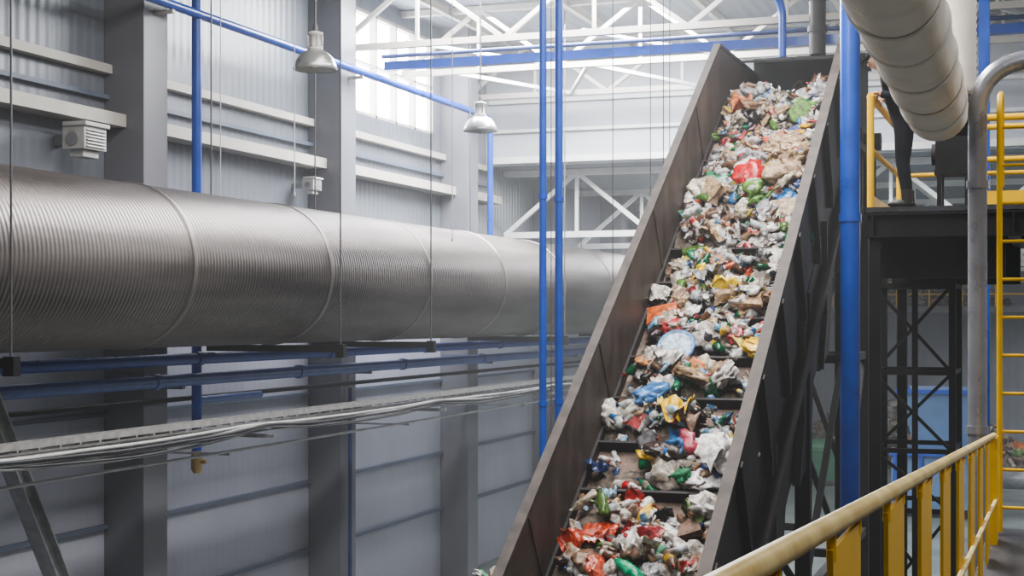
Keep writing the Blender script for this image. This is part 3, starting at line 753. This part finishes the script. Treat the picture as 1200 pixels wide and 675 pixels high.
# head
def ell(b,c,r,m,sub=3,R=None,fn=None):
    V,F=ico(sub); vs=[]
    for p in V:
        q=Vector((p[0]*r[0],p[1]*r[1],p[2]*r[2]))
        if fn: q=fn(q)
        if R: q=R@q
        vs.append(q+Vector(c))
    b.add(vs,[tuple(f) for f in F],m,True)
b=B(); hc=Vector((-1.60+DXW,wy,1.56+PZ)); R=Matrix.Rotation(math.radians(-22),3,'Y')
def jaw(q):
    if q.z<0: q=Vector((q.x*(1+.9*q.z)-.0+(.02*q.z/-.12)*-.3,q.y*(1+2.6*q.z),q.z))
    return q
ell(b,hc,(.097,.076,.118),M_skin,4,R,jaw)
b.tube([hc+R@Vector((-.088,0,.02)),hc+R@Vector((-.108,0,-.018)),hc+R@Vector((-.113,0,-.028)),hc+R@Vector((-.09,0,-.036))],[.008,.012,.014,.008],M_skin,10)
for s in (-1,1):
    ell(b,hc+R@Vector((-.085,s*.030,.008)),(.012,.014,.010),M_eye,2); ell(b,hc+R@Vector((-.095,s*.030,.006)),(.005,.006,.006),M_hair,2)
    b.tube([hc+R@Vector((-.09,s*.016,.028)),hc+R@Vector((-.094,s*.032,.032)),hc+R@Vector((-.084,s*.046,.027))],.004,M_hair,6)
    ell(b,hc+R@Vector((.008,s*.077,-.006)),(.018,.008,.030),M_skin,2,R)
b.tube([hc+R@Vector((-.088,-.024,-.060)),hc+R@Vector((-.094,0,-.058)),hc+R@Vector((-.088,.024,-.060))],[.004,.007,.004],mat('lips',(.36,.13,.11),.5),8)
def hairf(q): return Vector((q.x+.012,q.y,max(q.z,-.07)))
ell(b,hc+R@Vector((.02,0,.018)),(.090,.080,.105),M_hair,3,R,hairf)
def capf(q): return Vector((q.x,q.y,max(q.z,.0)))
ell(b,hc+R@Vector((.002,0,.040)),(.108,.088,.096),M_cap,3,R,capf)
b.add([hc+R@Vector(p) for p in [(-.09,-.06,.045),(-.15,-.045,.030),(-.165,0,.026),(-.15,.045,.030),(-.09,.06,.045),(-.09,-.06,.052),(-.15,-.045,.037),(-.165,0,.033),(-.15,.045,.037),(-.09,.06,.052)]],[(0,1,2,3,4),(9,8,7,6,5),(0,5,6,1),(1,6,7,2),(2,7,8,3),(3,8,9,4)],M_cap)
b.tube([(-1.53+DXW,wy,1.41+PZ),(-1.56+DXW,wy,1.47+PZ),(-1.585+DXW,wy,1.515+PZ)],[.056,.052,.056],M_skin,16)
o=b.done('head'); child(o)
# hands closed over the rail (rail axis x=-1.72, z=PZ+1.12)
for s,n in ((-1,'hand_l'),(1,'hand_r')):
    b=B(); yc=wy+s*.25; zr=PZ+1.12
    b.tube([(-1.625,yc,PZ+1.160),(-1.655,yc,PZ+1.168)],[.028,.030],M_skin,14)
    ell(b,(-1.685,yc-s*.004,zr+.052),(.046,.042,.017),M_skin,3)
    for k,(dy,l) in enumerate(((-.030,.9),(-.010,1.0),(.011,.96),(.030,.80))):
        y_=yc+s*dy
        b.tube([(-1.700,y_,zr+.054),(-1.738,y_,zr+.050),(-1.762,y_,zr+.034),(-1.770,y_,zr+.006),(-1.770+.012*l,y_,zr-.024*l),(-1.765+.016*l,y_,zr-.034*l)],[.0095,.0098,.009,.0085,.0075,.004],M_skin,10)
    b.tube([(-1.665,yc-s*.032,zr+.046),(-1.680,yc-s*.052,zr+.030),(-1.684,yc-s*.058,zr+.004),(-1.690,yc-s*.058,zr-.020),(-1.695,yc-s*.058,zr-.028)],[.013,.012,.010,.008,.004],M_skin,10)
    b.tube([(-1.60,yc,PZ+1.152),(-1.635,yc,PZ+1.162)],[.043,.040],M_cloth,14)
    o=b.done(n); child(o)
for s,n in ((-1,'boot_l'),(1,'boot_r')):
    b=B(); yb=wy+s*.115; dx=DXW
    b.tube([(-1.30+dx,yb,PZ+.20),(-1.295+dx,yb,PZ+.12),(-1.29+dx,yb,PZ+.06)],[.058,.056,.056],M_boot,14)
    ell(b,(-1.355+dx,yb+s*.008,PZ+.052),(.135,.048,.050),M_boot,3,None,lambda q:Vector((q.x,q.y,max(q.z,-.034)*(1 if q.x>-.03 else .8))))
    b.bb(-1.485+dx,-1.225+dx,yb-.046,yb+.052,PZ,PZ+.022,M_black)
    o=b.done(n,.008); child(o)

# lattice tower below the platform
b=B(); X0,X1,Ya,Yb=-1.86,-1.02,17.0,18.2
for x in (X0,X1):
    for y in (Ya,Yb): b.bb(x-.035,x+.035,y-.035,y+.035,ZF,.8,M_black)
b.bb((X0+X1)/2,(X0+X1)/2+.06,Ya-.03,Ya+.03,ZF,.8,M_black)
zs=[-5.4,-4.3,-3.2,-2.1,-1.45,-.6,.35]
for i,z in enumerate(zs):
    for y in (Ya,Yb): b.beam((X0,y,z),(X1,y,z),.05,.05,M_black)
    for x in (X0,X1): b.beam((x,Ya,z),(x,Yb,z),.05,.05,M_black)
    if i+1<len(zs):
        z2=zs[i+1]
        b.beam((X0,Ya,z),(X1,Ya,z2),.035,.035,M_black); b.beam((X1,Ya,z),(X0,Ya,z2),.035,.035,M_black)
b.done('lattice_tower')

# ------------------------------------------------------------------ overhead white duct with riser
b=B()
p0=Vector((-.74,4.0,1.84)); p1=Vector((-.97,14.0,1.84))
N=60; b.tube([p0.lerp(p1,i/N) for i in range(N+1)]+[p1+Vector((0,.12,.02)),p1+Vector((0,.2,.05))],[.27+.004*math.sin(i*1.9) for i in range(N+1)]+[.24,.16],M_vent,32)
d=(p1-p0).normalized()
for t in (.12,.24,.36,.48,.58,.70,.82,.93):
    c=p0.lerp(p1,t); b.tube([c-d*.03,c-d*.02,c+d*.02,c+d*.03],[.272,.284,.284,.272],M_vent,32,False)
    b.cyl(c,Vector((c.x,c.y,ZC)),.006,M_wire,6)
b.done('air_duct')
b=B(); pts=[];rs=[]
for i in range(120):
    pts.append((-.76,13.9,1.98+i*(ZC-1.98)/119)); rs.append(.125+.012*(i%2))
b.tube(pts,rs,M_vent,20); b.done('flexible_duct')
# stainless pipe with elbow
b=B(); b.tube(fillet([(-.55,12.3,ZF),(-.55,12.3,1.93),(.9,12.5,2.15),(3,12.5,2.15)],.36,12),.073,M_pipe,20)
for z in (-3,-.9,1.0): b.tube([(-.55,12.3,z),(-.55,12.3,z+.06)],.085,M_pipe,20)
b.done('stainless_pipe')
# yellow ladder
b=B()
for x in (-.37,-.14):
    b.tube(fillet([(x,11.75,-1.58),(x,11.75,1.62),(x,12.2,1.72),(x,12.2,1.0)],.15),.022,M_yellow,10)
z=-1.4
while z<1.55: b.cyl((-.37,11.75,z),(-.14,11.75,z),.012,M_yellow,8); z+=.28
b.done('access_ladder')
# ------------------------------------------------------------------ walkway and handrail beside the viewer
b=B(); b.bb(-.46,1.6,-3,12.1,-1.66,-1.6,M_deck)
for x in (-.4,1.5): b.ibeam((x,-3,-1.78),(x,12.1,-1.78),.1,.22,.015,M_black)
for y in (-2.5,2.5,7.2,11.8): 
    for x in (-.4,1.5): b.bb(x-.07,x+.07,y-.07,y+.07,ZF,-1.88,M_black)
b.done('walkway')
def rz(y): return -.349-.053*(y-2.03)
b=B(); RX=-.40
b.tube(fillet([(RX,.4,-1.6),(RX,.4,rz(.4)),(RX,11.5,rz(11.5)),(RX,11.5,-1.6)],.06),.021,M_rail,16)
y=1.09
while y<11.2:
    b.bb(RX-.006,RX+.006,y-.22,y+.22,-1.58,rz(y)-.035,M_yellow)
    b.cyl((RX,y-.2,rz(y)-.06),(RX,y-.2,rz(y)),.01,M_yellow,8); b.cyl((RX,y+.2,rz(y)-.06),(RX,y+.2,rz(y)),.01,M_yellow,8)
    y+=1.03
b.cyl((RX+.02,.4,rz(.4)-.62),(RX+.02,11.5,rz(11.5)-.45),.014,M_rail,10)
b.bb(RX-.03,RX+.03,11.2,11.5,-1.6,rz(11.5)+.0,M_yellow)
b.done('handrail_fence')

# ------------------------------------------------------------------ lights
def area(name,loc,size,e,col=(1,1,1),rot=(0,0,0)):
    l=bpy.data.lights.new(name,'AREA'); l.shape='RECTANGLE'; l.size=size[0]; l.size_y=size[1]; l.energy=e; l.color=col
    o=bpy.data.objects.new(name,l); o.location=(loc[0],loc[1],loc[2]+H); o.rotation_euler=rot; scene.collection.objects.link(o)
area('skylight_fill',(-6.6,12,5.75),(1.6,12),440,(1,.98,.95))
area('skylight_fill',(-3.4,15,5.75),(1.4,12),1120,(1,.98,.95))
area('skylight_fill',(3,10,5.75),(2.2,20),600,(1,.98,.96))
area('skylight_fill',(-8.0,25.8,5.75),(5,6),3400,(.97,.985,1))
area('skylight_fill',(5.5,48,3.2),(6,26),1900,(.96,.98,1))  # fill light added out of view to brighten the far hall
area('skylight_fill',(-8,38,3.2),(3,6),700,(.96,.98,1))
wd=bpy.data.worlds.new('world'); scene.world=wd; wd.use_nodes=True
wn=wd.node_tree
wn.nodes['Background'].inputs[0].default_value=(.8,.85,.95,1); wn.nodes['Background'].inputs[1].default_value=.5
vs=wn.nodes.new('ShaderNodeVolumeScatter'); vs.inputs['Density'].default_value=.0028; vs.inputs['Anisotropy'].default_value=.2; vs.inputs['Color'].default_value=(.96,.98,1,1)
wn.links.new(vs.outputs[0],wn.nodes['World Output'].inputs['Volume'])
scene.view_settings.look='AgX - Medium High Contrast'
scene.view_settings.exposure=0.32

# ------------------------------------------------------------------ camera
cam=bpy.data.cameras.new('camera'); co=bpy.data.objects.new('camera',cam); scene.collection.objects.link(co); scene.camera=co
cam.sensor_width=36; cam.lens=53.4; cam.shift_y=.02875; cam.clip_end=300
co.location=(0,0,H); co.rotation_euler=(math.radians(90),0,math.radians(19.6))
